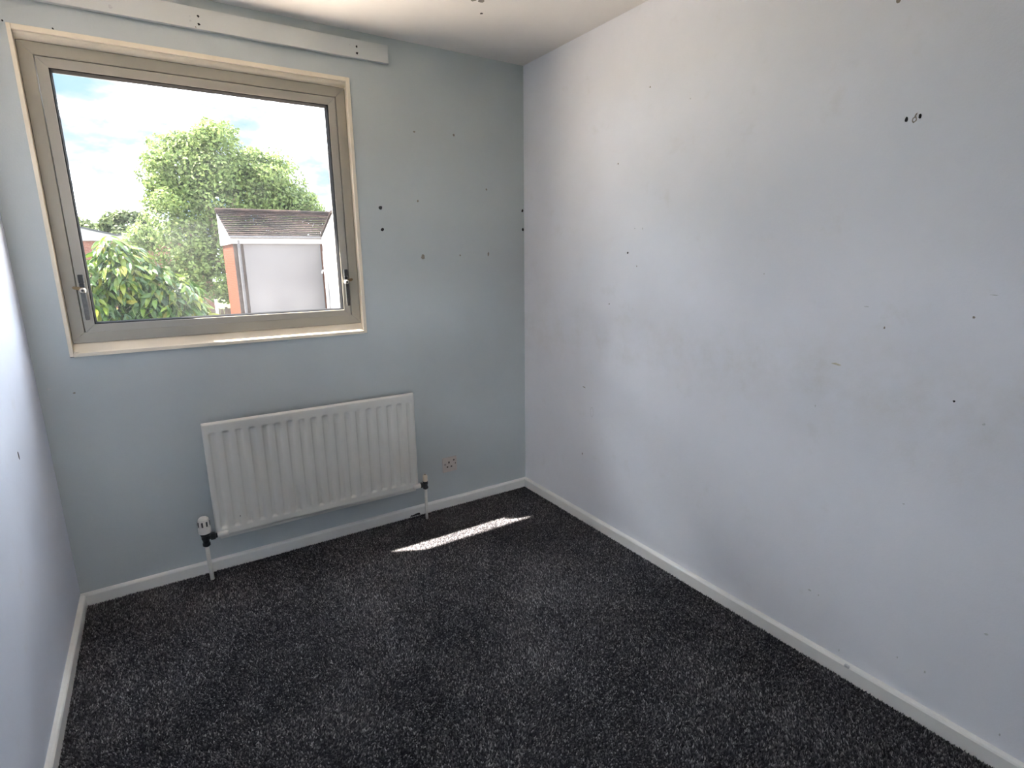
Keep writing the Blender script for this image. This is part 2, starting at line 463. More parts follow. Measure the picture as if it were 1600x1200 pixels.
for y, z, rx, rz, mt in [(-1.8389, 1.7037, .0042, .0062, 'hole'), (-1.8707, 1.7053, .0038, .0056, 'hole'), (-0.8999, 2.0047, .003, .003, 'plug'),
        (-1.1046, 1.9174, .002, .003, 'smear'), (-0.7309, 1.7421, .003, .003, 'plug'), (-1.7801, 2.0045, .006, .006, 'plug'), (-0.8082, 1.3675, .0042, .0045, 'hole'),
        (-0.8451, 1.4679, .003, .003, 'smear'), (-0.8898, 1.4658, .002, .004, 'smear'), (-0.8651, 1.3107, .002, .003, 'plug'), (-0.6999, 1.1392, .004, .003, 'plug'),
        (-1.464, 1.2896, .002, .003, 'smear'), (-1.8569, 1.145, .002, .004, 'plug'), (-2.0601, 1.1915, .003, .003, 'plug'), (-2.0495, 0.9675, .003, .003, 'hole'),
        (-1.6871, 0.8741, .0018, .003, 'smear'), (-2.1193, 0.9211, .003, .003, 'smear'), (-1.8015, 1.2017, .007, .001, 'smear'), (-2.093, 1.2498, .008, .001, 'smear'),
        (-0.5296, 0.3576, .003, .006, 'plug'), (-1.7404, 0.2318, .005, .003, 'smear'), (-1.7715, 0.2295, .002, .003, 'smear'), (-1.8576, 0.0723, .0015, .005, 'smear'),
        (-2.0198, 0.1564, .002, .003, 'smear'), (-2.0923, 0.156, .002, .004, 'smear'), (-2.2752, 0.0903, .002, .004, 'smear'), (-2.2073, 0.3564, .005, .003, 'smear'),
        (-1.9727, 0.6425, .003, .002, 'smear')]:
    mark('nail_hole' if mt == 'hole' else 'scuff', wall_right, 'yz+', (y, z), rx, rz, mt)
mark('torn_plug_hole', wall_right, 'yz+', (-1.8585, 1.6985), .0055, .0075, 'plug', ring=0.45)
mark('torn_plug_hole', wall_right, 'yz+', (-1.8600, 1.7090), .0018, .0065, 'plug', rot=0.5)
mark('scuff', wall_right, 'yz+', (-1.7368, 1.0192), .014, .003, 'stain', rot=0.1)
mark('scuff', wall_right, 'yz+', (-0.5346, 0.7131), .011, .002, 'plug', rot=0.25)
mark('scuff', wall_right, 'yz+', (-0.5971, 0.5973), .012, .026, 'smear', ring=0.10, n=16, jit=0.05)
for x, z, rx, rz, mt in [(1.3552, 1.5862, .008, .0085, 'hole'), (1.3578, 1.4876, .0075, .0075, 'hole'), (2.1570, 1.5999, .006, .008, 'hole'), (2.1575, 1.5006, .006, .008, 'hole'),
        (1.4663, 1.938, .004, .004, 'smear'), (1.5428, 1.9375, .006, .004, 'plug'), (1.7525, 1.9443, .005, .005, 'plug'), (1.9235, 1.9522, .004, .003, 'smear'),
        (1.5459, 1.6257, .0045, .005, 'plug'), (1.9323, 1.6992, .005, .005, 'plug'), (1.5594, 1.3617, .009, .011, 'plug'), (1.7672, 1.3664, .004, .004, 'plug'),
        (1.9362, 1.3718, .0045, .010, 'plug'), (0.0318, 0.8944, .006, .005, 'smear'), (0.1037, 0.8694, .004, .003, 'plug'), (0.2354, 2.1312, .0025, .0028, 'hole'),
        (0.1054, 2.1304, .0028, .003, 'hole'), (1.3397, 2.0923, .010, .004, 'smear')]:
    mark('nail_hole' if mt == 'hole' else 'scuff', wall_back, 'xz', (x, z), rx, rz, mt)
mark('scuff', wall_left, 'yz-', (-0.475, 0.785), .004, .012, 'hole', rot=0.2)
for x, y, r in [(1.5876, -0.5234, .010), (1.6155, -0.5330, .014), (1.6718, -0.4345, .006)]:
    mark('ceiling_hole', ceiling, 'xy', (x, y), r, r, 'plug' if r > .008 else 'hole')
bm = bbox((W - 0.0185, -1.902, 0.038), (W - 0.010, -1.886, 0.0475), 0.002)
obj('paint_chip', bm, 'smear', bb_r)

# ------------------------------------------------------------------ carpet pile (uncountable)
def carpet():
    s = 0.0046
    nx, ny = int((W - 0.03) / s), int((-YB - 0.02) / s)
    gx, gy = np.meshgrid(np.arange(nx), np.arange(ny))
    n = nx * ny
    x = 0.016 + (gx.ravel() + rng.uniform(-.45, .45, n) + 0.5) * s
    y = -0.016 - (gy.ravel() + rng.uniform(-.45, .45, n) + 0.5) * s
    # slow fields give brushed patches where the pile leans and stands differently
    def field(fx, fy, ph):
        return np.sin(x * fx + ph + 1.7 * np.sin(y * fy * .7 + ph)) * np.sin(y * fy + ph * 2 + 1.3 * np.sin(x * fx * .6))
    f1 = field(5.1, 4.3, .4) + .6 * field(11, 9, 1.9) + .4 * field(23, 19, 3.1)
    f2 = field(4.3, 5.7, 2.2) + .6 * field(13, 10, .3) + .4 * field(27, 21, 5.0)
    h = 0.0072 * rng.uniform(.65, 1.25, n) * (1 + .12 * f1)
    lx = 0.0016 * f2 + rng.normal(0, .0021, n); ly = 0.0016 * f1 + rng.normal(0, .0021, n)
    ang = rng.uniform(0, 2 * np.pi, n)
    r = s * 0.72 * rng.uniform(.8, 1.2, n)
    V = np.zeros((n, 4, 3), np.float32)
    for k in range(3):
        V[:, k, 0] = x + r * np.cos(ang + k * 2.0944); V[:, k, 1] = y + r * np.sin(ang + k * 2.0944); V[:, k, 2] = -0.0072
    V[:, 3, 0] = x + lx; V[:, 3, 1] = y + ly; V[:, 3, 2] = -0.0072 + h
    base = (np.arange(n) * 4)[:, None, None]
    F = (base + np.array([[0, 1, 3], [1, 2, 3], [2, 0, 3]])[None]).reshape(-1, 3)
    tone = np.clip(rng.beta(1.5, 2.6, n) + .05 * f1, 0, 1)
    tv = np.repeat(tone, 4).reshape(n, 4); tv[:, 3] = np.clip(tv[:, 3] * 1.2, 0, 1)
    o = obj('carpet_pile', np_mesh('carpet_pile', V.reshape(-1, 3), F, tv.ravel()), 'carpet')
    return tag(o, 'speckled charcoal twist pile carpet covering the whole floor', 'carpet', kind='stuff')
carpet()

# ------------------------------------------------------------------ window
win = tag(empty('window_1', (0, 0, 0)), kind='structure')
LT, YF = 0.012, -0.007                                # lining thickness and how far it stands proud of the plaster
x0, x1, z0, z1 = 0.112, 1.248, 1.006, 2.126
for a, b in ((x0, x0 + LT), (x1 - LT - 0.004, x1)):
    obj('jamb_lining', bbox((a, YF, z0 + 0.001), (b, 0.10, z1), 0.0015), 'cream', win)
obj('head_lining', bbox((x0 + LT + .0004, YF, z1 - 0.017), (x1 - LT - .0044, 0.10, z1), 0.0015), 'cream', win)
# head bead (quarter round) tucked under the lining
q = [(0.026, z1 - 0.0172), (0.004, z1 - 0.0172)] + [(0.026 - 0.022 * math.cos(a), z1 - 0.0172 - 0.020 * math.sin(a)) for a in np.linspace(0.15, math.pi / 2, 6)]
obj('head_bead', prism(q, 'x', x0 + LT + .0006, x1 - LT - .0046), 'cream', win, smooth=False)
# sill: upright front lip, then a weathered slope up to the frame
q = [(YF - 0.004, z0), (YF - 0.004, z0 + 0.013), (YF - 0.001, z0 + 0.0155), (YF + 0.002, z0 + 0.016), (0.030, z0 + 0.046), (0.10, z0 + 0.046), (0.10, z0)]
obj('sill_board', prism(q, 'x', x0 + LT + .0004, x1 - LT - .0044), 'cream', win)
FR = (x0 + LT + .001, x1 - LT - .005, z0 + 0.0465, z1 - 0.038)
fp = [(0, 0.0255), (0.0015, 0.024), (0.0395, 0.024), (0.041, 0.0255), (0.041, 0.094), (0, 0.094)]
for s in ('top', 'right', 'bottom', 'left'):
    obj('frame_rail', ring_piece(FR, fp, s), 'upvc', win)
SR = (FR[0] + 0.0437, FR[1] - 0.0437, FR[2] + 0.0358, FR[3] - 0.0430)
fp = [(-.006, 0.092), (-.006, 0.0275), (0.0, 0.0265), (0.0015, 0.025), (0.0315, 0.025), (0.0325, 0.0262), (0.0330, 0.046), (0.0330, 0.092)]
# frame bottom rail is a little slimmer than the others
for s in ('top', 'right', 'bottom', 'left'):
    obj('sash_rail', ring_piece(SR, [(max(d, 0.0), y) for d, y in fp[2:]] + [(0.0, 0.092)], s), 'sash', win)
GR = (SR[0] + 0.0328, SR[1] - 0.0328, SR[2] + 0.0328, SR[3] - 0.0328)
bm = bmesh.new()
for s in ('top', 'right', 'bottom', 'left'):
    b2 = ring_piece(GR, [(0, 0.0265), (0.003, 0.0290), (0.0060, 0.054), (0.0060, 0.066), (0, 0.066)], s, gap=0)
    tmp = bpy.data.meshes.new('t'); b2.to_mesh(tmp); b2.free(); bm.from_mesh(tmp); bpy.data.meshes.remove(tmp)
obj('glazing_gasket', bm, 'black', win)
obj('glass_pane', bbox((GR[0] + .003, 0.056, GR[2] + .003), (GR[1] - .003, 0.060, GR[3] - .003)), 'glass', win)
obj('paint_blob', lathe([(0, 0), (.007, 0), (.006, .003), (.003, .0045), (0, .005)], 10, at=(x0 + LT + 0.010, YF + 0.004, z0 + 0.016)), 'cream', win, smooth=True)

def handle(cx, cz, nose):
    """Cockspur catch: back plate, block, pivot boss, hanging lever and the nose that closes over the frame."""
    y = 0.0248
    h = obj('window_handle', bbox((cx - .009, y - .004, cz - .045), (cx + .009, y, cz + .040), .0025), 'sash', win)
    obj('latch_block', bbox((cx - .0085, y - .016, cz + .008), (cx + .0085, y - .0035, cz + .040), .002), 'blackmetal', h)
    obj('latch_block', bbox((cx - .0080, y - .014, cz - .008), (cx + .0080, y - .0035, cz + .0072), .003), 'blackmetal', h)
    pb = lathe([(0, -.024), (.007, -.024), (.010, -.021), (.011, -.004), (0, -.004)], 20, axis='y', at=(cx, y, cz - .018))
    obj('pivot_boss', pb, 'chrome', h, smooth=True)
    obj('pivot_screw', lathe([(0, -.0255), (.0045, -.0252), (.0045, -.0235), (0, -.0235)], 14, axis='y', at=(cx, y, cz - .018)), 'blackmetal', h)
    bm = prism([(cx - .0075, cz - .024), (cx + .0075, cz - .024), (cx + .0085, cz - .06), (cx + .0075, cz - .125), (cx + .0055, cz - .128), (cx - .0055, cz - .128), (cx - .0065, cz - .125), (cx - .0075, cz - .06)], 'y', y - .022, y - .013)
    bmesh.ops.bevel(bm, geom=bm.edges[:], offset=.0012, segments=1, affect='EDGES')
    obj('lever', bm, 'lever', h)
    q = [(cx, cz - .006), (cx + nose * .026, cz - .002), (cx + nose * .031, cz - .007), (cx + nose * .026, cz - .013), (cx, cz - .020)]
    obj('latch_nose', prism(q, 'y', y - .017, y - .008), 'brass', h)
    return h
handle(SR[0] + 0.0165, 1.268, -1)
handle(SR[1] - 0.0150, 1.268, 1)

# ------------------------------------------------------------------ curtain batten above the window
bat = obj('curtain_batten', bbox((0.006, -0.0225, 2.205), (1.426, -0.0025, 2.278), 0.0015), 'batten')
tag(bat, 'long white painted wooden batten fixed to the wall above the window', 'board')
for xs_ in (0.30, 0.69, 1.29):
    obj('packing_strip', bbox((xs_ - .03, -0.0025, 2.225), (xs_ + .03, 0.0, 2.26)), 'batten', bat)
for x, z, r, mt in [(0.683, 2.2487, .0042, 'hole'), (0.6818, 2.2217, .0042, 'hole'), (1.2838, 2.2502, .0045, 'hole'), (1.2846, 2.2241, .0045, 'hole'), (0.4093, 2.2252, .006, 'smear'), (0.670, 2.2095, .0025, 'plug'),
                    (0.655, 2.243, .003, 'smear'), (0.655, 2.229, .003, 'smear'), (1.255, 2.252, .003, 'smear')]:
    mark('screw_hole', bat, 'bd', (x, z), r, r, mt)

# ------------------------------------------------------------------ radiator
rad = tag(empty('radiator', (0.97, -0.075, 0.0)), 'white fluted panel radiator on the wall below the window', 'radiator')
RO = Vector((0.97, -0.075, 0.0))
def rpart(name, bm, mat, parent=None, smooth=False):
    o = obj(name, bm, mat, parent or rad, smooth)
    if parent is None:
        o.matrix_parent_inverse = Matrix.Translation(-RO)
    return o
def rad_panel():
    xa, xb, za, zb = 0.499, 1.4365, 0.186, 0.697
    pitch = (1.4065 - 0.534) / 17
    def sm(t):
        t = min(1, max(0, t)); return t * t * (3 - 2 * t)
    xs = [xa, xa + .0015, xa + .004, xa + .010]
    for i in range(18):
        c = 0.534 + i * pitch
        xs += [c + d for d in (-.0175, -.0150, -.0125, -.0100, -.0075, -.005, 0.0, .005, .0075, .0100, .0125, .0150, .0175)]
    xs += [xb - .010, xb - .004, xb - .0015, xb]
    zs = [za, za + .0015, za + .004, za + .012, .216, .2185, .2205, .2225, .225, .2275, .230, .26, .30, .40, .50, .58, .62, .644, .6465, .6485, .6505, .6525, .655, .657, zb - .012, zb - .0075, zb - .005, zb - .003, zb - .0015, zb]
    bm = bmesh.new(); grid = []
    for z in zs:
        row = []
        for x in xs:
            e = min(x - xa, xb - x, z - za, zb - z)
            y = -0.090 + 0.006 * (1 - sm(e / .004)) + 0.007 * (1 - sm((zb - z) / .0075))
            k = min(range(18), key=lambda i: abs(x - (0.534 + i * pitch)))
            dx = abs(x - (0.534 + k * pitch))
            g = sm((.0170 - dx) / .0120) * sm((z - .217) / .013) * sm((.657 - z) / .014)
            row.append(bm.verts.new((x, y + 0.0100 * g, z)))
        grid.append(row)
    for r0, r1 in zip(grid[:-1], grid[1:]):
        for i in range(len(xs) - 1):
            bm.faces.new((r0[i], r0[i + 1], r1[i + 1], r1[i]))
    # returned edges
    loop = grid[0] + [r[-1] for r in grid[1:]] + grid[-1][-2::-1] + [r[0] for r in grid[-2:0:-1]]
    back = [bm.verts.new((v.co.x, -0.0745, v.co.z)) for v in loop]
    n = len(loop)
    for i in range(n):
        bm.faces.new((loop[i], loop[(i + 1) % n], back[(i + 1) % n], back[i]))
    bm.faces.new(back[::-1])
    return bm
rpart('front_panel', rad_panel(), 'rad', smooth=True)
rpart('rear_panel', bbox((0.513, -0.0735, 0.168), (1.428, -0.060, 0.690), 0.003), 'rad')
bm = bmesh.new()
for i in range(36):
    c = 0.530 + i * 0.0256
    box(bm, (c - .0006, -0.0595, 0.22), (c + .0006, -0.036, 0.66)); box(bm, (c + .0006, -0.037, 0.22), (c + .012, -0.036, 0.66))
rpart('convector_fins', bm, 'rad')
for c in (0.64, 1.30):
    bm = bmesh.new(); box(bm, (c - .015, -0.003, 0.25), (c + .015, -0.0002, 0.62)); box(bm, (c - .015, -0.0355, 0.27), (c - .012, -0.003, 0.60)); box(bm, (c + .012, -0.0355, 0.27), (c + .015, -0.003, 0.60))
    rpart('wall_bracket', bm, 'rad')
rpart('panel_mark', lathe([(0, -.0008), (.0022, -.0006), (.0022, 0), (0, 0)], 8, axis='y', at=(0.599, -0.0902, 0.262)), 'hole')
for a, b in ((0.503, 0.549), (1.404, 1.446)):
    s = 1 if a < 1 else -1
    pr = [(0, a), (.0125, a + .001), (.0125, b - .012 if s > 0 else b - .001), (.010, b - .003 if s > 0 else b), (0, b)] if s > 0 else [(0, a), (.010, a + .003), (.0125, a + .012), (.0125, b - .001), (0, b)]
    rpart('connection_boss', lathe([(r, h) for r, h in pr], 18, axis='x', at=(0, -0.0895, 0.199)), 'trv', smooth=True)
# thermostatic valve
vx, vy, vz = 0.458, -0.0895, 0.199
tv = rpart('thermostatic_valve', lathe([(0, -.040), (.0095, -.040), (.0150, -.035), (.0150, -.024), (.0125, -.022), (.0135, -.010), (.0165, -.004), (.0165, .010), (.019, .014), (.019, .024), (0, .024)], 20, at=(vx, vy, vz)), 'valve', smooth=False)
bm = lathe([(.0, 0.006), (.0105, .006), (.0105, .018), (.0155, .0185), (.0155, .036), (.011, .0365), (.011, .0445), (0, .0445)], 6, axis='x', at=(vx, vy, vz))
rpart('union_nut', bm, 'valve', tv)
bm = lathe([(0, .024), (.0230, .024), (.0245, .027), (.0245, .048), (.0222, .050), (.0230, .054), (.0230, .076), (.0205, .088), (.014, .0945), (0, .096)], 32, at=(vx, vy, vz))
vh = rpart('valve_head', bm, 'trv', tv, smooth=False)
bm = bmesh.new()
for k in range(8):
    a = k * math.pi / 4 - 1.1
    b2 = bbox((-.0035, -.0238, vz + .057), (.0035, -.0205, vz + .079), .001, 1)
    bmesh.ops.rotate(b2, verts=b2.verts, cent=(0, 0, 0), matrix=Matrix.Rotation(a, 3, 'Z'))
    bmesh.ops.translate(b2, verts=b2.verts, vec=(vx, vy, 0))
    tmp = bpy.data.meshes.new('t'); b2.to_mesh(tmp); b2.free(); bm.from_mesh(tmp); bpy.data.meshes.remove(tmp)
rpart('head_slots', bm, 'trvdark', tv)
rpart('supply_pipe', tube([(vx, vy, vz - .037), (vx, vy, 0.12), (vx + .001, vy - .003, 0.06), (vx + .003, vy - .006, 0.0038)], .0085, 14), 'pipe', smooth=True)
# lockshield valve
ux = 1.4745
lv = rpart('lockshield_valve', lathe([(0, -.026), (.0095, -.026), (.0145, -.021), (.0145, -.012), (.0115, -.010), (.0125, .002), (.0140, .004), (.0140, .018), (0, .018)], 20, at=(ux, vy, vz)), 'valve')
rpart('union_nut', lathe([(0, -.030), (.0105, -.030), (.0140, -.0295), (.0140, -.017), (.0105, -.016), (.0105, -.004), (0, -.004)], 6, axis='x', at=(ux, vy, vz)), 'valve', lv)
rpart('valve_cap', lathe([(0, .018), (.0125, .018), (.0130, .021), (.0125, .044), (.011, .050), (.006, .052), (0, .052)], 20, at=(ux, vy, vz)), 'cap', lv, smooth=False)
rpart('cap_screw', lathe([(0, .0515), (.003, .0515), (.003, .056), (0, .0565)], 10, at=(ux, vy, vz)), 'brass', lv)
rpart('supply_pipe', tube([(ux, vy, vz - .023), (ux, vy, 0.10), (ux - .001, vy, 0.05), (ux - .001, vy - .002, 0.0038)], .0075, 14), 'pipe', smooth=True)

# ------------------------------------------------------------------ socket
sk = tag(empty('wall_socket', (1.659, 0, 0.243)), 'aged beige single switched mains socket on the wall right of the radiator', 'socket')
def spart(name, bm, mat, parent=None, smooth=False):
    o = obj(name, bm, mat, parent or sk, smooth)
    if parent is None:
        o.matrix_parent_inverse = Matrix.Translation((-1.659, 0, -0.243))
    return o
sx, sz = 1.659, 0.243
spart('faceplate', bbox((sx - .043, -.010, sz - .042), (sx + .043, 0, sz + .042), .003), 'socket')
for dx, dz, w, h in ((-.006, .013, .004, .0055), (-.016, -.012, .0045, .0035), (.008, -.012, .0045, .0035)):
    spart('pin_slot', bbox((sx + dx - w, -.0106, sz + dz - h), (sx + dx + w, -.0095, sz + dz + h)), 'socketdark')
for dx in (-.030, .033):
    spart('fixing_screw', lathe([(0, -.0112), (.0032, -.0108), (.0035, -.0095), (0, -.0095)], 10, axis='y', at=(sx + dx, 0, sz + .004 if dx < 0 else sz + .002)), 'socketdark')
sw = spart('rocker_switch', prism([(-.0142, sz + .010), (-.0105, sz + .031), (-.0095, sz + .031), (-.0095, sz + .010)], 'x', sx + .017, sx + .028), 'socket')
spart('switch_mark', bbox((sx + .019, -.0137, sz + .020), (sx + .026, -.0118, sz + .027)), 'socketdark', sw)

# ------------------------------------------------------------------ outside
GZ = -2.7
ground = obj('ground', bbox((-120, -120, GZ - 0.3), (120, 120, GZ)), 'grass')
tag(ground, kind='structure')
pat = tag(obj('bounce_patio', bbox((-30, 0.6, GZ), (40, 13.5, GZ + 0.04)), 'bounce_slab'), kind='structure')  # unseen slab added below the window to bounce sunlight onto the ceiling
pth = tag(obj('garden_path', bbox((-3, 13.6, GZ), (9.0, 22.0, GZ + 0.03)), 'paving'), kind='structure')

# end house: brick flank, grey panel, tiled monopitch roof
ha = tag(empty('end_house', (3.8, 17.4, GZ)), 'house with grey panelled wall, orange brick flank and brown tiled roof outside the window', 'house')
HAO = Vector((3.8, 17.4, GZ))
def hpart(root, org, name, bm, mat, parent=None):
    o = obj(name, bm, mat, parent or root)
    if parent is None:
        o.matrix_parent_inverse = Matrix.Translation(-org)
    return o
A = lambda *a, **k: hpart(ha, HAO, *a, **k)
ez = 1.83
A('brick_wall', bbox((2.53, 16.05, GZ), (6.8, 18.75, ez)), 'brick')
A('corner_strip', bbox((2.535, 15.985, GZ), (2.80, 16.05, ez)), 'brickshade')  # brick return on the unlit front, its shade painted into the colour
A('wall_panel', bbox((2.81, 15.99, GZ), (5.05, 16.05, ez - 0.01)), 'render')
A('downpipe', tube([(2.68, 15.93, ez + .1), (2.68, 15.93, GZ)], 0.045, 10), 'gutter')
A('fascia', bbox((2.50, 15.90, ez), (6.8, 15.96, ez + 0.20), .006), 'whitepaint')
A('soffit', bbox((2.50, 15.96, ez), (6.8, 16.06, ez + 0.03)), 'whitepaint')
A('gable_cladding', prism([(15.96, ez), (18.80, ez), (18.80, 2.86), (15.96, 2.02)], 'x', 2.47, 2.53), 'whitepaint')
A('gutter', tube([(2.46, 15.86, ez + 0.19), (6.8, 15.86, ez + 0.19)], 0.045, 8), 'gutter')
# roof: individual tile courses, each overlapping the one below
nc = 13
for i in range(nc):
    t0, t1 = i / nc, (i + 1.25) / nc
    ya, yb = 15.84 + 2.95 * t0, 15.84 + 2.95 * t1
    za, zb = 2.05 + 0.90 * t0, 2.05 + 0.90 * t1
    bm = bmesh.new(); xx = 2.44 - (0.11 if i % 2 else 0)
    x = xx
    while x < 6.9:
        w = 0.222; jz = random.uniform(-.006, .006)
        xa_, xb_ = max(x, 2.44), x + w - 0.006
        prism([(ya, za + jz), (yb, zb - .045 + jz), (yb, zb - .02 + jz), (ya, za + .035 + jz)], 'x', xa_, xb_, bm)
        x += w
    A('tile_course', bm, 'tile')
A('ridge_tiles', tube([(2.44, 18.80, 2.97), (6.9, 18.80, 2.97)], 0.09, 8), 'tile')

# white neighbour: only its sunlit flank and rising roof edge show at the right of the glass
hb = tag(empty('white_house', (6.5, 14.4, GZ)), 'white walled neighbouring house at the right edge of the window view', 'house')
HBO = Vector((6.5, 14.4, GZ))
B = lambda *a, **k: hpart(hb, HBO, *a, **k)
B('flank_wall', prism([(12.6, GZ), (15.79, GZ), (15.79, 2.03), (14.40, 2.66), (12.6, 2.66)], 'x', 5.07, 9.0), 'whitepaint')
B('roof_edge', prism([(15.79, 2.04), (14.40, 2.67), (12.6, 2.67), (12.6, 2.73), (14.38, 2.73), (15.79, 2.10)], 'x', 5.02, 9.0), 'tile')
B('downpipe', tube([(5.00, 15.4, 1.6), (5.00, 15.4, GZ)], 0.04, 10), 'whitepaint')
B('overflow_pipe', tube([(5.06, 15.55, 1.0), (4.95, 15.55, 1.0), (4.93, 15.55, 0.92)], 0.03, 8), 'whitepaint')

# far red-brick houses with inward sloping white fascias
fh = tag(empty('far_house', (-3.0, 33.0, GZ)), 'distant red brick house with pale valley roof at the left of the window view', 'house')
FHO = Vector((-3.0, 33.0, GZ))
Fp = lambda *a, **k: hpart(fh, FHO, *a, **k)
Fp('brick_wall', bbox((-6.5, 30.0, GZ), (3.0, 36.0, 2.30)), 'brickred')
Fp('pale_gable', prism([(-6.5, 2.30), (3.0, 2.30), (3.0, 3.35), (0.9, 2.95), (-0.75, 2.52), (-2.6, 2.98), (-6.5, 3.75)], 'y', 29.9, 30.0), 'whitepaint')
Fp('roof_edge', prism([(-6.5, 3.75), (-2.6, 2.98), (-0.75, 2.52), (0.9, 2.95), (3.0, 3.35), (3.0, 3.43), (0.9, 3.03), (-0.75, 2.60), (-2.6, 3.06), (-6.5, 3.83)], 'y', 29.85, 36.0), 'gutter')

# fence at the back of the gardens
fe = tag(empty('garden_fence', (3.6, 24.0, GZ)), 'weathered close board fence beyond the garden under the big tree', 'fence')
def leaf_cloud(name, blobs, n, size, mat, parent, org, seed, droop=0.2, shell=0.75):
    """Thousands of folded leaves spread over overlapping clumps; one mesh."""
    r = np.random.default_rng(seed)
    B_ = np.array(blobs, float)
    w = B_[:, 3] * B_[:, 5]; idx = r.choice(len(B_), n, p=w / w.sum())
    d = r.normal(size=(n, 3)); d /= np.linalg.norm(d, axis=1)[:, None]
    rad_ = np.where(r.random(n) < shell, r.uniform(.78, 1.08, n), r.uniform(.2, .9, n))
    c = B_[idx, :3] + d * B_[idx, 3:6] * rad_[:, None]
    nrm = d * 0.8 + r.normal(size=(n, 3)) * 0.6 + np.array([0, 0, .35]); nrm /= np.linalg.norm(nrm, axis=1)[:, None]
    t = np.cross(nrm, r.normal(size=(n, 3))); t[:, 2] -= droop; t -= nrm * (t * nrm).sum(1)[:, None]; t /= np.linalg.norm(t, axis=1)[:, None]
    b = np.cross(nrm, t)
    s = size * r.uniform(.6, 1.3, n)[:, None]
    V = np.stack([c - t * s * .5, c + b * s * .30 + nrm * s * .07, c + t * s * .5 - nrm * s * .10, c - b * s * .30 + nrm * s * .07], 1)
    F = np.concatenate([np.stack([np.arange(n) * 4 + k for k in q], 1) for q in ((0, 1, 2), (0, 2, 3))])
    tone = np.repeat(np.clip(r.normal(.22, .18, n) + .12 * d[:, 2], 0, .9), 4)
    o = obj(name, np_mesh(name, V.reshape(-1, 3), F, tone), mat, parent)
    if parent is not None:
        o.matrix_parent_inverse = Matrix.Translation(-Vector(org))
    o['kind'] = 'stuff'
    return o
for i in range(26):
    x = 1.0 + i * 0.15
    o = obj('fence_board', bbox((x, 24.0 + .02 * (i % 2), GZ), (x + .142, 24.03 + .02 * (i % 2), GZ + 2.05 + random.uniform(-.02, .02))), 'fence', fe)
    o.matrix_parent_inverse = Matrix.Translation((-3.6, -24.0, -GZ))
for x in (1.0, 2.9, 4.8):
    o = obj('fence_post', bbox((x - .05, 24.06, GZ), (x + .05, 24.16, GZ + 2.1)), 'fence', fe); o.matrix_parent_inverse = Matrix.Translation((-3.6, -24.0, -GZ))
sp = tag(obj('white_post', bbox((2.02, 18.0, GZ), (2.10, 18.08, 0.1), .005), 'whitepaint'), 'thin white post beside the orange brick flank', 'post')

# big tree behind the houses
bt = tag(empty('broadleaf_tree', (3.6, 25.5, GZ)), 'large light green broadleaf tree rising behind the tiled roof', 'tree')
BTO = (3.6, 25.5, GZ)
rr = np.random.default_rng(11)
blobs = [(1.75, 25.3, 5.0, 1.1, 1.3, 1.25), (3.3, 25.4, 5.5, 1.3, 1.4, 1.45), (4.9, 25.5, 4.9, 1.1, 1.3, 1.2), (3.2, 25.5, 4.1, 2.3, 2.0, 2.5), (1.6, 25.2, 2.6, 1.4, 1.6, 1.8), (5.4, 25.6, 3.9, 1.7, 1.8, 2.3), (6.8, 25.8, 2.6, 1.2, 1.5, 1.8), (2.6, 24.8, 1.0, 1.6, 1.5, 1.3), (5.6, 25.6, 1.3, 2.0, 1.6, 1.5)]
core = list(blobs)
for b in core:
    for k in range(16):
        d = rr.normal(size=3); d /= np.linalg.norm(d)
        s = rr.uniform(.35, .7)
        q = rr.uniform(.85, 1.12)
        blobs.append((b[0] + d[0] * b[3] * q, b[1] + d[1] * b[4] * q, b[2] + d[2] * b[5] * q, s, s, s * .75))
leaf_cloud('foliage', blobs, 66000, 0.165, 'leaf_big', bt, BTO, 21)
bm = tube([(3.6, 25.5, GZ), (3.55, 25.5, -1), (3.5, 25.5, 1.0), (3.4, 25.5, 3.5)], [.32, .26, .22, .12], 10)
for ex, ez_ in ((1.7, 2.8), (5.3, 3.4), (4.2, 5.2), (2.6, 5.0), (6.5, 2.6)):
    tube([(3.55, 25.5, -.2 + random.random()), ((3.5 + ex) / 2 - .2, 25.4, (ez_) / 2 + .6), (ex, 25.4, ez_)], [.15, .10, .04], 7, bm)
o = obj('trunk', bm, 'bark', bt); o.matrix_parent_inverse = Matrix.Translation(-Vector(BTO))

# distant trees on the left skyline
for i, (x, y, z, s, lab) in enumerate([(-3.5, 46, 2.7, 1.7, 'leftmost hazy green tree above the distant brick house'), (-0.5, 41, 2.9, 1.7, 'hazy green tree between the distant house and the big tree')]):
    t = tag(empty('distant_tree', (x, y, GZ)), lab, 'tree', 'distant trees on the skyline')
    bl = [(x, y, z, s, s, s * .9)]
    for k in range(14):
        d = rr.normal(size=3); d /= np.linalg.norm(d); q = rr.uniform(.3, .6)
        bl.append((x + d[0] * s * .9, y + d[1] * s, z + d[2] * s * .8, q, q, q * .8))
    leaf_cloud('foliage', bl, 5000, 0.27, 'leaf_far', t, (x, y, GZ), 40 + i)
    o = obj('trunk', tube([(x, y, GZ), (x, y, z)], [.2, .1], 8), 'bark', t); o.matrix_parent_inverse = Matrix.Translation((-x, -y, -GZ))

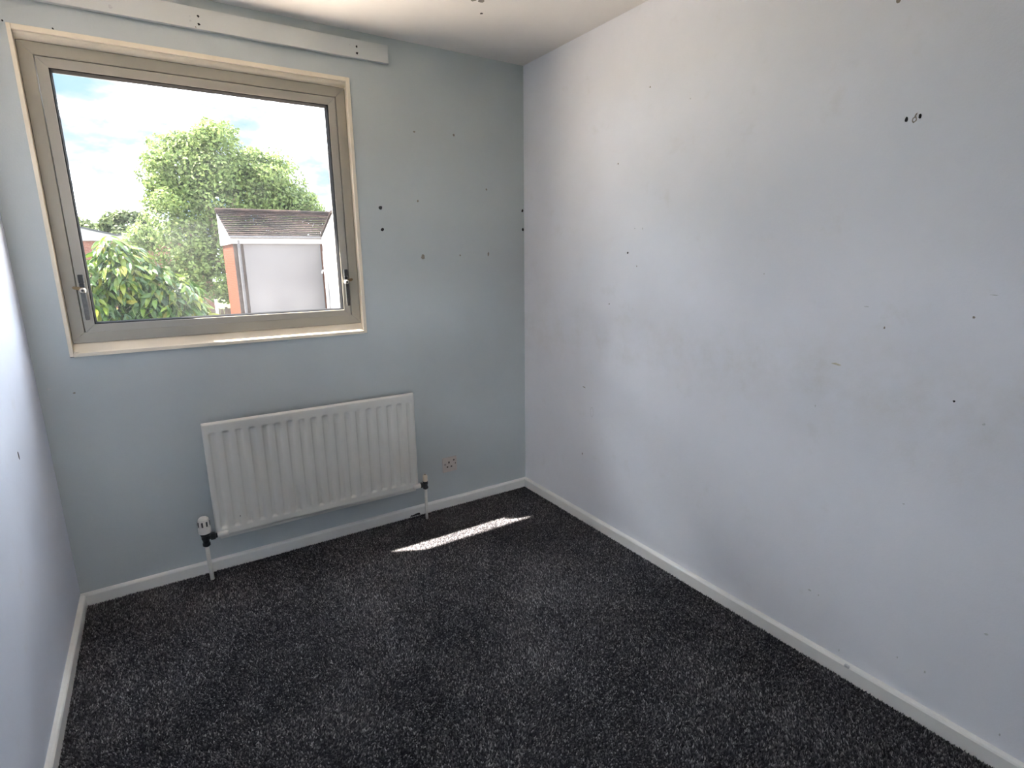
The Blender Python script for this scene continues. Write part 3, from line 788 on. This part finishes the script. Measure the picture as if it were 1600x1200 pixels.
# near garden tree with long drooping leaves
st = tag(empty('garden_shrub', (0.2, 6.3, GZ)), 'bushy small tree with long drooping glossy leaves close to the window', 'tree')
SO = Vector((0.2, 6.3, GZ))
lm = []
for v in range(3):
    L, Wd, dr = (0.15, 0.024, 0.035), (0.13, 0.026, 0.05), (0.16, 0.022, 0.02)
    L, Wd, dr = (L, Wd, dr)[v]
    vv = []; tt = [0, .2, .5, .8, 1]; ww = [.10, .75, 1, .6, .03]
    for t_, w_ in zip(tt, ww):
        for sd in (-1, 0, 1):
            vv.append((sd * Wd * w_, L * t_, -dr * t_ * t_ * 1.4 + abs(sd) * .007 * w_))
    ff = []
    for i in range(4):
        for j in range(2):
            a = i * 3 + j; ff.append((a, a + 1, a + 4, a + 3))
    me = np_mesh('leaf', np.array(vv), np.array(ff), np.full(len(vv), .05)); me.materials.append(M['leaf_shrub']); lm.append((np.array(vv), np.array(ff), me))
blobs = [(0.12, 6.3, 1.22, .30, .40, .38), (-.25, 6.35, .72, .36, .4, .45), (0.45, 6.3, .72, .38, .40, .38), (.72, 6.35, .45, .32, .4, .45), (.1, 6.3, .30, .75, .5, .5), (.05, 6.35, -.5, .7, .5, .6), (-.5, 6.4, .2, .4, .4, .6), (.02, 6.2, 1.48, .17, .2, .20), (-.30, 6.3, 1.10, .28, .3, .30), (.40, 6.3, 1.08, .25, .3, .28), (.75, 6.3, .85, .22, .3, .25)]
r = np.random.default_rng(5)
BB = np.array(blobs); w = BB[:, 3] * BB[:, 5]
NL = 7500
idx = r.choice(len(BB), NL, p=w / w.sum())
items = []
for k in range(NL):
    d = r.normal(size=3); d /= np.linalg.norm(d)
    if d[1] > .5 and r.random() < .7: d[1] *= -1
    c = BB[idx[k], :3] + d * BB[idx[k], 3:6] * (r.uniform(.8, 1.05) if r.random() < .8 else r.uniform(.3, .8))
    yaw = math.atan2(-d[0], d[1]) + r.normal(0, .7)
    e = Euler((-r.uniform(.1, 1.25), r.normal(0, .45), yaw))
    items.append((c, e, r.uniform(.75, 1.25), r.integers(3), r.random() * .9))
cp = np.array((0.4122, -2.61, 1.3544))
items.sort(key=lambda it: np.linalg.norm(it[0] - cp) + (3 if it[0][2] < .62 else 0))
for c, e, s, v, tn in items[:300]:
    o = bpy.data.objects.new('leaf', lm[v][2]); COL.objects.link(o); o.parent = st
    o.location = Vector(c) - SO; o.rotation_euler = e; o.scale = (s, s, s)
VV, FF, TT = [], [], []; off = 0
for c, e, s, v, tn in items[300:]:
    R = np.array(e.to_matrix()); P = lm[v][0] * s @ R.T + c
    VV.append(P); FF.append(lm[v][1] + off); off += len(P); TT.append(np.full(len(P), tn))
o = obj('foliage', np_mesh('foliage', np.concatenate(VV), np.concatenate(FF), np.concatenate(TT)), 'leaf_shrub', st)
o.matrix_parent_inverse = Matrix.Translation(-SO); o['kind'] = 'stuff'
bm = tube([(.2, 6.3, GZ), (.15, 6.3, -1.2), (.1, 6.3, 0), (.1, 6.3, .9)], [.09, .07, .05, .02], 8)
for ex, ez_ in ((-.4, .6), (.6, .6), (.35, .9), (-.2, .9)):
    tube([(.13, 6.3, -.8), ((ex + .1) / 2, 6.3, .1), (ex, 6.3, ez_)], [.045, .03, .012], 6, bm)
o = obj('stem', bm, 'bark', st); o.matrix_parent_inverse = Matrix.Translation(-SO)
